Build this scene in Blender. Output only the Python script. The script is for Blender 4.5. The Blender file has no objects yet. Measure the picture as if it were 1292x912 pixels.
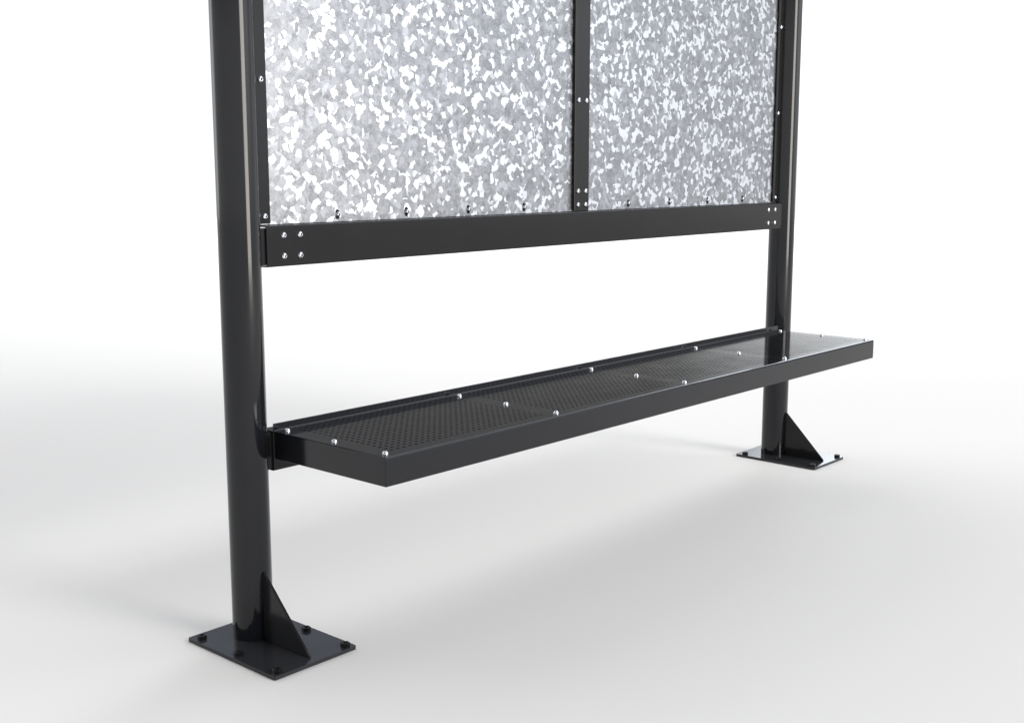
import bpy, bmesh, math
from mathutils import Vector, Matrix

S = bpy.context.scene
C = S.collection
R = math.radians

# ------------------------------------------------------------------ camera
cd = bpy.data.cameras.new('camera')
cam = bpy.data.objects.new('camera', cd)
C.objects.link(cam)
cam.location = (-1.4527, -2.0350, 0.9957)
cam.rotation_euler = (math.pi / 2 - 0.1612, 0.0, -0.8433)
cd.sensor_width = 36.0
cd.lens = 36.0 * 1509.98 / 1292.0
cd.clip_start = 0.05
cd.clip_end = 2000
S.camera = cam

# ------------------------------------------------------------------ world: studio light dome
# white cove along the horizon, dim ceiling, soft bright areas behind, above and to the far side
W = bpy.data.worlds.new('World')
S.world = W
W.use_nodes = True
nt = W.node_tree
nt.nodes.clear()
wo = nt.nodes.new('ShaderNodeOutputWorld')
bg = nt.nodes.new('ShaderNodeBackground')
tc = nt.nodes.new('ShaderNodeTexCoord')
sep = nt.nodes.new('ShaderNodeSeparateXYZ')
ramp = nt.nodes.new('ShaderNodeValToRGB')
nt.links.new(tc.outputs['Generated'], sep.inputs[0])
nt.links.new(sep.outputs['Z'], ramp.inputs[0])
el = ramp.color_ramp.elements
el[0].position = 0.133
el[0].color = (1.06, 1.06, 1.06, 1)
el[1].position = 0.143
el[1].color = (0.19, 0.19, 0.18, 1)
for p_, c_ in ((0.27, (0.20, 0.20, 0.205)), (0.37, (0.50, 0.54, 0.65)), (0.55, (0.24, 0.255, 0.30)), (0.8, (0.15, 0.15, 0.16))):
    e = el.new(p_)
    e.color = (*c_, 1)
acc = ramp.outputs[0]
LOBES = [
    # azimuth, elevation, inner and outer half angle, radiance, colour
    (98, 45, 14, 40, 1.40, (1.0, 0.98, 0.945)),
    (-14, 54, 10, 31, 1.75, (0.96, 0.98, 1.0)),
    (20, 22, 6, 15, 5.0, (0.86, 0.93, 1.0)),
    (17, 13, 8, 18, 0.62, (0.92, 0.96, 1.0)),
    (108, 4, 7, 15, 1.7, (0.84, 0.92, 1.0)),
    (-79, 33, 6, 11.5, 12.0, (1.0, 0.995, 0.985)),
    (-50, 20, 8, 26, 1.5, (0.84, 0.91, 1.0)),
]
for az_, el_, i_, o_, r_, c_ in LOBES:
    dt = nt.nodes.new('ShaderNodeVectorMath')
    dt.operation = 'DOT_PRODUCT'
    nt.links.new(tc.outputs['Generated'], dt.inputs[0])
    dt.inputs[1].default_value = (math.cos(R(az_)) * math.cos(R(el_)), math.sin(R(az_)) * math.cos(R(el_)), math.sin(R(el_)))
    mr_ = nt.nodes.new('ShaderNodeMapRange')
    mr_.interpolation_type = 'SMOOTHSTEP'
    mr_.inputs['From Min'].default_value = math.cos(R(o_))
    mr_.inputs['From Max'].default_value = math.cos(R(i_))
    nt.links.new(dt.outputs['Value'], mr_.inputs['Value'])
    sc_ = nt.nodes.new('ShaderNodeVectorMath')
    sc_.operation = 'SCALE'
    sc_.inputs[0].default_value = [r_ * k for k in c_]
    nt.links.new(mr_.outputs[0], sc_.inputs['Scale'])
    ad_ = nt.nodes.new('ShaderNodeVectorMath')
    ad_.operation = 'ADD'
    nt.links.new(acc, ad_.inputs[0])
    nt.links.new(sc_.outputs[0], ad_.inputs[1])
    acc = ad_.outputs[0]
nt.links.new(acc, bg.inputs['Color'])
nt.links.new(bg.outputs[0], wo.inputs['Surface'])
bg.inputs['Strength'].default_value = 1.0


# ------------------------------------------------------------------ studio lamps
def softbox(name, target, az, elev, dist, sx, sy, radiance, col=(1, 1, 1)):
    """rectangular studio lamp on a sphere around the target, facing it"""
    ld = bpy.data.lights.new(name, 'AREA')
    ld.shape = 'RECTANGLE'
    ld.size, ld.size_y = sx, sy
    ld.energy = radiance * sx * sy * math.pi
    ld.color = col
    o = bpy.data.objects.new(name, ld)
    C.objects.link(o)
    a, b = R(az), R(elev)
    d = Vector((math.cos(a) * math.cos(b), math.sin(a) * math.cos(b), math.sin(b)))
    o.location = Vector(target) + d * dist
    o.rotation_euler = d.to_track_quat('Z', 'Y').to_euler()
    return o


MID = (1.1, 0.0, 0.3)
softbox('strip_lamp', (1.1, 0, 0.3), -79, 9.6, 8.0, 2.9, 3.2, 10.5, (1.0, 0.94, 0.87))
# added wide overhead fill to keep the far floor white behind the bench
bank = softbox('far_floor_fill', (13.5, 11.6, 0), 0, 90, 9.0, 20, 20, 0.95)
bank.data.spread = R(98)

# ------------------------------------------------------------------ exposure
S.view_settings.view_transform = 'Standard'
S.view_settings.look = 'None'
S.view_settings.exposure = 0.0
S.view_settings.gamma = 1.0
S.view_settings.use_curve_mapping = False


# ------------------------------------------------------------------ materials
def mat(name):
    m = bpy.data.materials.new(name)
    m.use_nodes = True
    n = m.node_tree
    return m, n, n.nodes['Principled BSDF']


def paint(name, col, rough, bump=0.02, spec=0.22):
    m, n, b = mat(name)
    b.inputs['Base Color'].default_value = (*col, 1)
    b.inputs['IOR'].default_value = 1.5
    b.inputs['Specular IOR Level'].default_value = spec
    t = n.nodes.new('ShaderNodeTexCoord')
    z = n.nodes.new('ShaderNodeTexNoise')
    z.inputs['Scale'].default_value = 900
    z.inputs['Detail'].default_value = 2
    n.links.new(t.outputs['Object'], z.inputs['Vector'])
    z2 = n.nodes.new('ShaderNodeTexNoise')
    z2.inputs['Scale'].default_value = 14
    z2.inputs['Detail'].default_value = 4
    n.links.new(t.outputs['Object'], z2.inputs['Vector'])
    mr = n.nodes.new('ShaderNodeMapRange')
    mr.inputs['From Min'].default_value = 0.3
    mr.inputs['From Max'].default_value = 0.7
    mr.inputs['To Min'].default_value = rough - 0.02
    mr.inputs['To Max'].default_value = rough + 0.025
    n.links.new(z2.outputs['Fac'], mr.inputs['Value'])
    n.links.new(mr.outputs[0], b.inputs['Roughness'])
    bp = n.nodes.new('ShaderNodeBump')
    bp.inputs['Strength'].default_value = bump
    bp.inputs['Distance'].default_value = 0.0004
    n.links.new(z.outputs['Fac'], bp.inputs['Height'])
    n.links.new(bp.outputs[0], b.inputs['Normal'])
    return m


M_PAINT = paint('charcoal_powder_coat', (0.0160, 0.0160, 0.0170), 0.11)
M_REFLECT = paint('charcoal_coat_blue_reflection', (0.0080, 0.0085, 0.0108), 0.10, 0.015, 0.42)  # same charcoal paint, specular raised for the highlight, bluish reflection tinted in
M_PLATE = paint('charcoal_coat_lit_plate', (0.0285, 0.0292, 0.0330), 0.11, 0.02, 0.30)  # same charcoal paint, lightened and blued for the light reflected on plate tops
M_NUT = paint('black_oxide', (0.008, 0.008, 0.008), 0.32)

M_CHROME, n, b = mat('stainless_steel')
b.inputs['Base Color'].default_value = (0.80, 0.81, 0.85, 1)
b.inputs['Metallic'].default_value = 1.0
b.inputs['Roughness'].default_value = 0.16

M_SOCKET, n, b = mat('dark_socket')
b.inputs['Base Color'].default_value = (0.02, 0.02, 0.02, 1)
b.inputs['Roughness'].default_value = 0.5

M_FLOOR, n, b = mat('white_studio_floor')
b.inputs['Base Color'].default_value = (0.808, 0.80, 0.783, 1)
b.inputs['Roughness'].default_value = 0.9
b.inputs['Specular IOR Level'].default_value = 0.0

# galvanised sheet with large zinc spangle
M_ZINC, n, b = mat('galvanised_spangle')
L = n.links.new
t = n.nodes.new('ShaderNodeTexCoord')


def nd(kind, **kw):
    x = n.nodes.new(kind)
    for k, v in kw.items():
        if k in x.inputs.keys() if isinstance(k, str) else False:
            x.inputs[k].default_value = v
        else:
            setattr(x, k, v)
    return x


def warp(vec, scale, amount, detail=2.0):
    nz = n.nodes.new('ShaderNodeTexNoise')
    nz.inputs['Scale'].default_value = scale
    nz.inputs['Detail'].default_value = detail
    L(vec, nz.inputs['Vector'])
    sb = n.nodes.new('ShaderNodeVectorMath')
    sb.operation = 'SUBTRACT'
    sb.inputs[1].default_value = (0.5, 0.5, 0.5)
    L(nz.outputs['Color'], sb.inputs[0])
    sc = n.nodes.new('ShaderNodeVectorMath')
    sc.operation = 'SCALE'
    sc.inputs['Scale'].default_value = amount
    L(sb.outputs[0], sc.inputs[0])
    ad = n.nodes.new('ShaderNodeVectorMath')
    ad.operation = 'ADD'
    L(vec, ad.inputs[0])
    L(sc.outputs[0], ad.inputs[1])
    return ad.outputs[0]


def cells(vec, scale):
    v = n.nodes.new('ShaderNodeTexVoronoi')
    v.inputs['Scale'].default_value = scale
    L(vec, v.inputs['Vector'])
    s = n.nodes.new('ShaderNodeSeparateColor')
    L(v.outputs['Color'], s.inputs[0])
    return s.outputs[0], s.outputs[1]


def ramp_of(val, stops):
    r = n.nodes.new('ShaderNodeValToRGB')
    q = r.color_ramp.elements
    q[0].position, q[0].color = stops[0][0], (stops[0][1],) * 3 + (1,)
    q[1].position, q[1].color = stops[-1][0], (stops[-1][1],) * 3 + (1,)
    for p, c in stops[1:-1]:
        x = q.new(p)
        x.color = (c, c, c, 1)
    L(val, r.inputs[0])
    return r.outputs[0]


def mix(kind, fac, a_, b_):
    m_ = n.nodes.new('ShaderNodeMix')
    m_.data_type = 'RGBA'
    m_.blend_type = kind
    for sock, v in ((m_.inputs[0], fac), (m_.inputs[6], a_), (m_.inputs[7], b_)):
        if hasattr(v, 'is_linked'):
            L(v, sock)
        elif isinstance(v, float):
            sock.default_value = v
        else:
            sock.default_value = v
    return m_.outputs[2]


base = t.outputs['Object']
wv = warp(warp(base, 40, 0.027), 150, 0.004)
big, big2 = cells(wv, 76)
flake = ramp_of(big, [(0.50, 0.0), (0.55, 0.07), (0.66, 0.08), (0.70, 0.24), (0.745, 0.28), (0.785, 1.0)])
half = ramp_of(big2, [(0.70, 0.0), (0.86, 0.5)])
wf = warp(warp(base, 55, 0.022), 190, 0.006)
fine, fine2 = cells(wf, 150)


def cloud_of(scale, dist, stops):
    c_ = n.nodes.new('ShaderNodeTexNoise')
    c_.inputs['Scale'].default_value = scale
    c_.inputs['Detail'].default_value = 7
    c_.inputs['Roughness'].default_value = 0.62
    c_.inputs['Distortion'].default_value = dist
    L(base, c_.inputs['Vector'])
    return ramp_of(c_.outputs['Fac'], stops)


cl = cloud_of(30, 1.4, [(0.32, 0.17), (0.5, 0.28), (0.68, 0.46)])
fi = ramp_of(fine, [(0.0, 0.24), (0.6, 0.33), (1.0, 0.48)])
gray = mix('MIX', 0.30, cl, fi)
vn = cloud_of(48, 2.2, [(0.47, 0.0), (0.50, 0.55), (0.53, 0.0)])
gray = mix('MIX', vn, gray, (0.52, 0.52, 0.53, 1))
vn2 = cloud_of(95, 2.6, [(0.46, 0.0), (0.50, 0.40), (0.54, 0.0)])
gray = mix('MIX', vn2, gray, (0.48, 0.48, 0.49, 1))
gray = mix('MIX', half, gray, (0.45, 0.45, 0.46, 1))
tint = mix('MULTIPLY', 1.0, gray, (0.80, 0.825, 0.87, 1))
col = mix('MIX', flake, tint, (0.67, 0.69, 0.735, 1))
L(col, b.inputs['Base Color'])
b.inputs['Metallic'].default_value = 0.8
rg = ramp_of(big2, [(0.0, 0.32), (1.0, 0.44)])
L(rg, b.inputs['Roughness'])


# ------------------------------------------------------------------ mesh helpers
def link(name, bm, m, parent=None, smooth=False):
    me = bpy.data.meshes.new(name)
    bm.normal_update()
    bm.to_mesh(me)
    bm.free()
    for x in (m if isinstance(m, (list, tuple)) else [m]):
        me.materials.append(x)
    if smooth:
        me.polygons.foreach_set('use_smooth', [True] * len(me.polygons))
    o = bpy.data.objects.new(name, me)
    C.objects.link(o)
    if parent:
        o.parent = parent
    return o


def copy(o, loc, parent):
    c = o.copy()
    c.parent = parent
    c.location = loc
    C.objects.link(c)
    return c


def box(bm, x0, x1, y0, y1, z0, z1, bev=0.0, seg=2, edges=None):
    t_ = bmesh.new()
    bmesh.ops.create_cube(t_, size=1)
    for v in t_.verts:
        v.co = Vector(((x0 + x1) / 2 + v.co.x * (x1 - x0), (y0 + y1) / 2 + v.co.y * (y1 - y0), (z0 + z1) / 2 + v.co.z * (z1 - z0)))
    if bev > 0:
        es = [e_ for e_ in t_.edges if edges is None or edges(e_)]
        bmesh.ops.bevel(t_, geom=es, offset=bev, segments=seg, affect='EDGES', profile=0.5)
    add(bm, t_)


def add(bm, t_):
    me = bpy.data.meshes.new('tmp')
    t_.to_mesh(me)
    t_.free()
    bm.from_mesh(me)
    bpy.data.meshes.remove(me)


def extrude_profile(bm, pts, x0, x1, axis='x'):
    """closed profile of (a, z) points swept along x"""
    a = [bm.verts.new((x0, p[0], p[1])) for p in pts]
    b_ = [bm.verts.new((x1, p[0], p[1])) for p in pts]
    k = len(pts)
    for i in range(k):
        j = (i + 1) % k
        bm.faces.new((a[i], b_[i], b_[j], a[j]))
    bm.faces.new(a)
    bm.faces.new(b_[::-1])
    bmesh.ops.recalc_face_normals(bm, faces=bm.faces[:])


def arc(cx, cz, r, a0, a1, k=4):
    return [(cx + r * math.cos(R(a0 + (a1 - a0) * i / k)), cz + r * math.sin(R(a0 + (a1 - a0) * i / k))) for i in range(k + 1)]


def lathe(bm, prof, seg=20, mat_of=None):
    rings = []
    for r, z in prof:
        if r < 1e-6:
            rings.append([bm.verts.new((0, 0, z))])
        else:
            rings.append([bm.verts.new((r * math.cos(2 * math.pi * i / seg), r * math.sin(2 * math.pi * i / seg), z)) for i in range(seg)])
    for k in range(len(rings) - 1):
        a, b_ = rings[k], rings[k + 1]
        for i in range(seg):
            j = (i + 1) % seg
            if len(a) == 1 and len(b_) == 1:
                continue
            if len(a) == 1:
                f = bm.faces.new((a[0], b_[j], b_[i])) if False else bm.faces.new((a[0], b_[i], b_[j]))
            elif len(b_) == 1:
                f = bm.faces.new((a[i], a[j], b_[0]))
            else:
                f = bm.faces.new((a[i], a[j], b_[j], b_[i]))
            if mat_of:
                f.material_index = mat_of(k)
    bmesh.ops.recalc_face_normals(bm, faces=bm.faces[:])


def dome_bolt(r, h, socket):
    """button head along +Z from z=0, optional hex-size recess in the crown"""
    bm = bmesh.new()
    prof = [(r, -0.001), (r, h * 0.14)]
    for i in range(1, 7):
        a = R(90 * i / 7)
        prof.append((r * math.cos(a) ** 0.9, h * 0.14 + h * 0.86 * math.sin(a)))
    if socket:
        rs = r * 0.36
        prof = [p for p in prof if p[0] > rs * 1.15]
        prof += [(rs, h * 0.985), (rs, h * 0.45), (0, h * 0.45)]
        k0 = len(prof) - 3
        lathe(bm, prof, 20, lambda k: 1 if k >= k0 else 0)
    else:
        prof.append((0, h))
        lathe(bm, prof, 20)
    return bm


def hex_bolt(af, h):
    """hexagonal anchor bolt head with a hollow crown"""
    bm = bmesh.new()
    rr = af / 2 / math.cos(R(30))
    prof = [(rr, -0.001), (rr, h * 0.9), (rr * 0.90, h), (rr * 0.56, h), (rr * 0.52, h * 0.5), (0, h * 0.5)]
    lathe(bm, prof, 6, lambda k: 1 if k >= 3 else 0)
    return bm


def holed_cell(verts, faces, x0, x1, y0, y1, hole, mapf, thick):
    """a rectangle with a hole (same number of hole points as perimeter points), front, back and hole wall"""
    k = len(hole)
    cx, cy = (x0 + x1) / 2, (y0 + y1) / 2
    per = []
    for hx, hy in hole:
        dx, dy = hx - cx, hy - cy
        s = min((x1 - x0) / 2 / abs(dx) if abs(dx) > 1e-9 else 1e9, (y1 - y0) / 2 / abs(dy) if abs(dy) > 1e-9 else 1e9)
        per.append((cx + dx * s, cy + dy * s))
    # force true corners
    for c_ in ((x0, y0), (x1, y0), (x1, y1), (x0, y1)):
        i = min(range(k), key=lambda q: (per[q][0] - c_[0]) ** 2 + (per[q][1] - c_[1]) ** 2)
        per[i] = c_
    base_ = len(verts)
    for lvl in (0.0, thick):
        for p in per:
            verts.append(mapf(p[0], p[1], lvl))
        for p in hole:
            verts.append(mapf(p[0], p[1], lvl))
    for i in range(k):
        j = (i + 1) % k
        faces.append((base_ + i, base_ + j, base_ + k + j, base_ + k + i))
        o2 = base_ + 2 * k
        faces.append((o2 + j, o2 + i, o2 + k + i, o2 + k + j))
        faces.append((base_ + k + i, base_ + k + j, o2 + k + j, o2 + k + i))


def slab(verts, faces, x0, x1, y0, y1, mapf, thick):
    base_ = len(verts)
    for lvl in (0.0, thick):
        for p in ((x0, y0), (x1, y0), (x1, y1), (x0, y1)):
            verts.append(mapf(p[0], p[1], lvl))
    q = base_
    for f in ((0, 1, 2, 3), (7, 6, 5, 4), (0, 4, 5, 1), (1, 5, 6, 2), (2, 6, 7, 3), (3, 7, 4, 0)):
        faces.append(tuple(q + i for i in f))


# ------------------------------------------------------------------ setting
bm = bmesh.new()
bmesh.ops.create_circle(bm, cap_ends=True, radius=22, segments=128)
fl = link('floor', bm, M_FLOOR)
fl['kind'] = 'structure'

# ------------------------------------------------------------------ the bench unit (one bolted thing)
SP = 2.2111          # distance between the post axes
PR = 0.0430          # post radius
TOP = 2.25
root = bpy.data.objects.new('bench_unit', None)
C.objects.link(root)
root['label'] = 'charcoal steel bench with perforated seat and galvanised back panels between two round posts'
root['category'] = 'bench'

PLATE_T = 0.0085

# hex anchor bolt, made once
anchor_src = None


def make_post(x):
    global anchor_src
    bm = bmesh.new()
    seg = 72
    bmesh.ops.create_cone(bm, cap_ends=True, segments=seg, radius1=PR, radius2=PR, depth=TOP - PLATE_T,
                          matrix=Matrix.Translation((0, 0, (TOP + PLATE_T) / 2)))
    for f_ in bm.faces:
        f_.smooth = len(f_.verts) == 4
    for e_ in bm.edges:
        e_.smooth = all(len(f_.verts) == 4 for f_ in e_.link_faces)
    post = link('post', bm, M_REFLECT, root)
    post.location = (x, 0, 0)
    # base plate
    bm = bmesh.new()
    box(bm, -0.1055, 0.1055, -0.2122, 0.0874, 0.0005, PLATE_T, 0.004, 3,
        lambda e_: abs(e_.verts[0].co.z - e_.verts[1].co.z) > 0.001)
    link('base_plate', bm, M_PLATE, post)
    # triangular gusset on the seat side
    bm = bmesh.new()
    th = 0.003
    pts = [(-PR + 0.004, PLATE_T), (-0.1895, PLATE_T), (-0.1895, PLATE_T + 0.004), (-PR - 0.002, 0.1575), (-PR + 0.004, 0.1575)]
    extrude_profile(bm, pts, -th, th)
    bmesh.ops.bevel(bm, geom=bm.edges[:], offset=0.0006, segments=1, affect='EDGES')
    link('gusset', bm, M_PAINT, post)
    # anchor bolts, three down each side
    for ix in (-0.088, 0.088):
        for iy in (0.0608, -0.068, -0.1967):
            loc = (ix, iy, PLATE_T)
            if anchor_src is None:
                anchor_src = link('anchor_bolt', hex_bolt(0.0175, 0.0078), [M_NUT, M_SOCKET], post)
                anchor_src.rotation_euler = (0, 0, R(17))
                anchor_src.location = loc
            else:
                copy(anchor_src, loc, post)
    return post


post_a = make_post(0.0)
post_b = make_post(SP)

# welded brackets (stub channels) that carry the rails
RAIL_Y = -0.0241
RX0, RX1 = 0.0501, SP - 0.0501
rail_levels = ((0.7908, 0.8763), (0.3615, 0.4470))
for post, sgn in ((post_a, 1), (post_b, -1)):
    for z0, z1 in rail_levels:
        bm = bmesh.new()
        xs = sorted((sgn * 0.036, sgn * 0.165))
        y0, y1 = RAIL_Y + 0.0045, RAIL_Y + 0.0400
        box(bm, xs[0], xs[1], y0, y0 + 0.004, z0 + 0.0045, z1 - 0.0048, 0.001, 2)
        box(bm, xs[0], xs[1], y0 + 0.0042, y1, z1 - 0.0090, z1 - 0.0050, 0.0008, 1)
        box(bm, xs[0], xs[1], y0 + 0.0042, y1, z0 + 0.0047, z0 + 0.0087, 0.0008, 1)
        link('bracket', bm, M_PAINT, post)


# rails: folded C channels across the front of the posts
def channel(z0, z1, rear_lip):
    r, th, dep = 0.0028, 0.003, 0.040
    y = RAIL_Y
    outer = [(y + dep, z0)] + [(y + r - r * math.sin(R(a)), z0 + r - r * math.cos(R(a))) for a in (0, 30, 60, 90)] + \
            [(y + r - r * math.cos(R(a)), z1 - r + r * math.sin(R(a))) for a in (0, 30, 60, 90)]
    if rear_lip:
        outer += [(y + 0.0285, z1), (y + 0.0285, z1 + 0.040), (y + 0.0315, z1 + 0.040), (y + 0.0315, z1 - th)]
    else:
        outer += [(y + dep, z1), (y + dep, z1 - th)]
    inner = [(y + th, z1 - th), (y + th, z0 + th), (y + dep, z0 + th)]
    bm = bmesh.new()
    extrude_profile(bm, outer + inner, RX0, RX1)
    return bm


panel_rail = link('cross_rail', channel(*rail_levels[0], True), M_PAINT, root)
seat_rail = link('cross_rail', channel(*rail_levels[1], False), M_PAINT, root)
# matching head rail above the frame of the picture
bm = bmesh.new()
box(bm, RX0, RX1, RAIL_Y, RAIL_Y + 0.04, 2.09, 2.175, 0.0025, 2)
link('cross_rail', bm, M_PAINT, root)

# socket-head dome bolts, axis -Y
bolt_src = link('bolt', dome_bolt(0.0070, 0.0055, True), [M_CHROME, M_SOCKET], panel_rail, True)
bolt_src.rotation_euler = (R(90), 0, 0)
first = True
for bx in (0.0929, 0.1356, SP - 0.0929, SP - 0.1356):
    for bz in (0.8123, 0.8553):
        if first:
            bolt_src.location = (bx, RAIL_Y, bz)
            first = False
        else:
            copy(bolt_src, (bx, RAIL_Y, bz), panel_rail)

# side flanges beside the posts
FL_Y = -0.0052
for sgn, ox in ((1, 0.0), (-1, SP)):
    bm = bmesh.new()
    xs = sorted((ox + sgn * 0.036, ox + sgn * 0.0757))
    box(bm, xs[0], xs[1], FL_Y, FL_Y + 0.0038, 0.8795, 2.085, 0.0006, 1)
    f = link('side_flange', bm, M_PAINT, root)
    for k in range(5):
        copy(bolt_src, (ox + sgn * 0.0608, FL_Y, 0.8942 + 0.2757 * k), f)

# centre mullion, a flat hollow bar over the joint of the panels
MY = -0.0085
bm = bmesh.new()
box(bm, SP / 2 - 0.0310, SP / 2 + 0.0310, MY, -0.0006, 0.8780, 2.085, 0.0008, 2)
mull = link('mullion', bm, M_PAINT, root)
for bx in (-0.0162, 0.0162):
    for bz in (0.8943, 0.9308, 1.1698, 1.4455, 1.7212, 1.9969):
        copy(bolt_src, (SP / 2 + bx, MY, bz), mull)

# galvanised panels with slotted holes along the foot
PY = 0.0012
slot_src = None
for cx, sgn in ((0.57, 1), (SP - 0.57, -1)):
    xs = sorted((SP / 2 + (0.001 if sgn < 0 else -0.001), 0.040 if sgn > 0 else SP - 0.040))
    x0, x1 = xs
    verts, faces = [], []
    mp = lambda a_, b_, l: (a_, PY + l, b_)
    zlo, zhi, zt = 0.8775, 0.9085, 2.09
    slots = [cx + (i - 1.5) * 0.2067 for i in range(4)]
    edges = [x0]
    for s in slots:
        edges += [s - 0.0165, s + 0.0165]
    edges.append(x1)
    for i in range(0, len(edges), 2):
        slab(verts, faces, edges[i], edges[i + 1], zlo, zhi, mp, 0.0015)
    for s in slots:
        w, h = 0.0056, 0.0108
        hole = []
        for a0, cz in ((0, 0.893 + h - w), (180, 0.893 - h + w)):
            for k in range(9):
                a = R(a0 + 180 * k / 8)
                hole.append((s + w * math.cos(a), cz + w * math.sin(a)))
        holed_cell(verts, faces, s - 0.0165, s + 0.0165, zlo, zhi, hole, mp, 0.0015)
    slab(verts, faces, x0, x1, zhi, zt, mp, 0.0015)
    me = bpy.data.meshes.new('back_panel')
    me.from_pydata(verts, [], faces)
    me.materials.append(M_ZINC)
    pn = bpy.data.objects.new('back_panel', me)
    C.objects.link(pn)
    pn.parent = root
    for s in slots:
        if slot_src is None:
            slot_src = link('bolt', dome_bolt(0.0060, 0.0068, True), [M_CHROME, M_SOCKET], pn, True)
            slot_src.rotation_euler = (R(90), 0, 0)
            slot_src.location = (s, PY - 0.0005, 0.893)
        else:
            copy(slot_src, (s, PY - 0.0005, 0.893), pn)

# ------------------------------------------------------------------ perforated seat pan
SX0, SX1 = 0.0496, 2.1614
SYB, SYF, SZ = -0.0270, -0.3731, 0.4475
DROP, TH, RB = 0.0585, 0.0025, 0.0050
verts, faces = [], []
mp = lambda a_, b_, l: (a_, b_, SZ - l)
yfold = SYF + RB
P0, PD = 0.0693, 0.5181
pitch, nx, ny = 0.01680, 28, 19
yc = -0.1825
ylo, yhi = yc - ny * pitch / 2, yc + ny * pitch / 2
xl = SX0 + 0.0015
for k in range(4):
    bay = P0 + PD * (k + 0.5)
    xa, xb = bay - nx * pitch / 2, bay + nx * pitch / 2
    slab(verts, faces, xl, xa, yfold, SYB, mp, TH)
    slab(verts, faces, xa, xb, yfold, ylo, mp, TH)
    slab(verts, faces, xa, xb, yhi, SYB, mp, TH)
    for i in range(nx):
        for j in range(ny):
            ax, ay = xa + i * pitch, ylo + j * pitch
            hx, hy, hr = ax + pitch / 2, ay + pitch / 2, 0.0038
            hole = [(hx + hr * math.cos(R(45 * q)), hy + hr * math.sin(R(45 * q))) for q in range(8)]
            holed_cell(verts, faces, ax, ax + pitch, ay, ay + pitch, hole, mp, TH)
    xl = xb
slab(verts, faces, xl, SX1 - 0.0015, yfold, SYB, mp, TH)
me = bpy.data.meshes.new('seat')
me.from_pydata(verts, [], faces)
bm = bmesh.new()
bm.from_mesh(me)
bpy.data.meshes.remove(me)
# front fold and apron
t_ = bmesh.new()
outer = [(SYF + RB - RB * math.sin(R(a)), SZ - RB + RB * math.cos(R(a))) for a in (0, 15, 30, 45, 60, 75, 90)] + [(SYF, SZ - DROP)]
inner = [(SYF + TH, SZ - DROP)] + [(SYF + RB - (RB - TH) * math.sin(R(a)), SZ - RB + (RB - TH) * math.cos(R(a))) for a in (90, 45, 0)]
extrude_profile(t_, outer + inner, SX0 + 0.0015, SX1 - 0.0015)
add(bm, t_)
# back upstand
box(bm, SX0, SX1, SYB, SYB + 0.0024, SZ - TH, 0.4636, 0.0006, 1)
# small inner radius where the seat turns up
t_ = bmesh.new()
rf = 0.0030
pts = [(SYB - rf + rf * math.sin(R(a)), SZ + rf - rf * math.cos(R(a))) for a in (0, 18, 36, 54, 72, 90)] + [(SYB + 0.0004, SZ + rf), (SYB + 0.0004, SZ - 0.0008), (SYB - rf, SZ - 0.0008)]
extrude_profile(t_, pts, SX0 + 0.0008, SX1 - 0.0008)
add(bm, t_)
# folded ends
for xa, xb in ((SX0, SX0 + 0.0024), (SX1 - 0.0024, SX1)):
    t_ = bmesh.new()
    pts = [(SYB - 0.0002, SZ - 0.0004), (SYF + RB, SZ - 0.0004)] + \
          [(SYF + RB - (RB - 0.0003) * math.sin(R(a)), SZ - RB + (RB - 0.0003) * math.cos(R(a))) for a in (30, 60, 90)] + \
          [(SYF + 0.0003, SZ - DROP), (SYB - 0.0002, SZ - DROP)]
    extrude_profile(t_, pts, xa, xb)
    bmesh.ops.bevel(t_, geom=t_.edges[:], offset=0.0005, segments=1, affect='EDGES')
    add(bm, t_)
seat = link('seat', bm, M_REFLECT, root)

seat_bolt = None
for i in range(5):
    for j in range(3):
        loc = (P0 + i * PD, -0.0476 - 0.1518 * j, SZ)
        if seat_bolt is None:
            seat_bolt = link('bolt', dome_bolt(0.0060, 0.0062, False), M_CHROME, seat, True)
            seat_bolt.location = loc
        else:
            copy(seat_bolt, loc, seat)
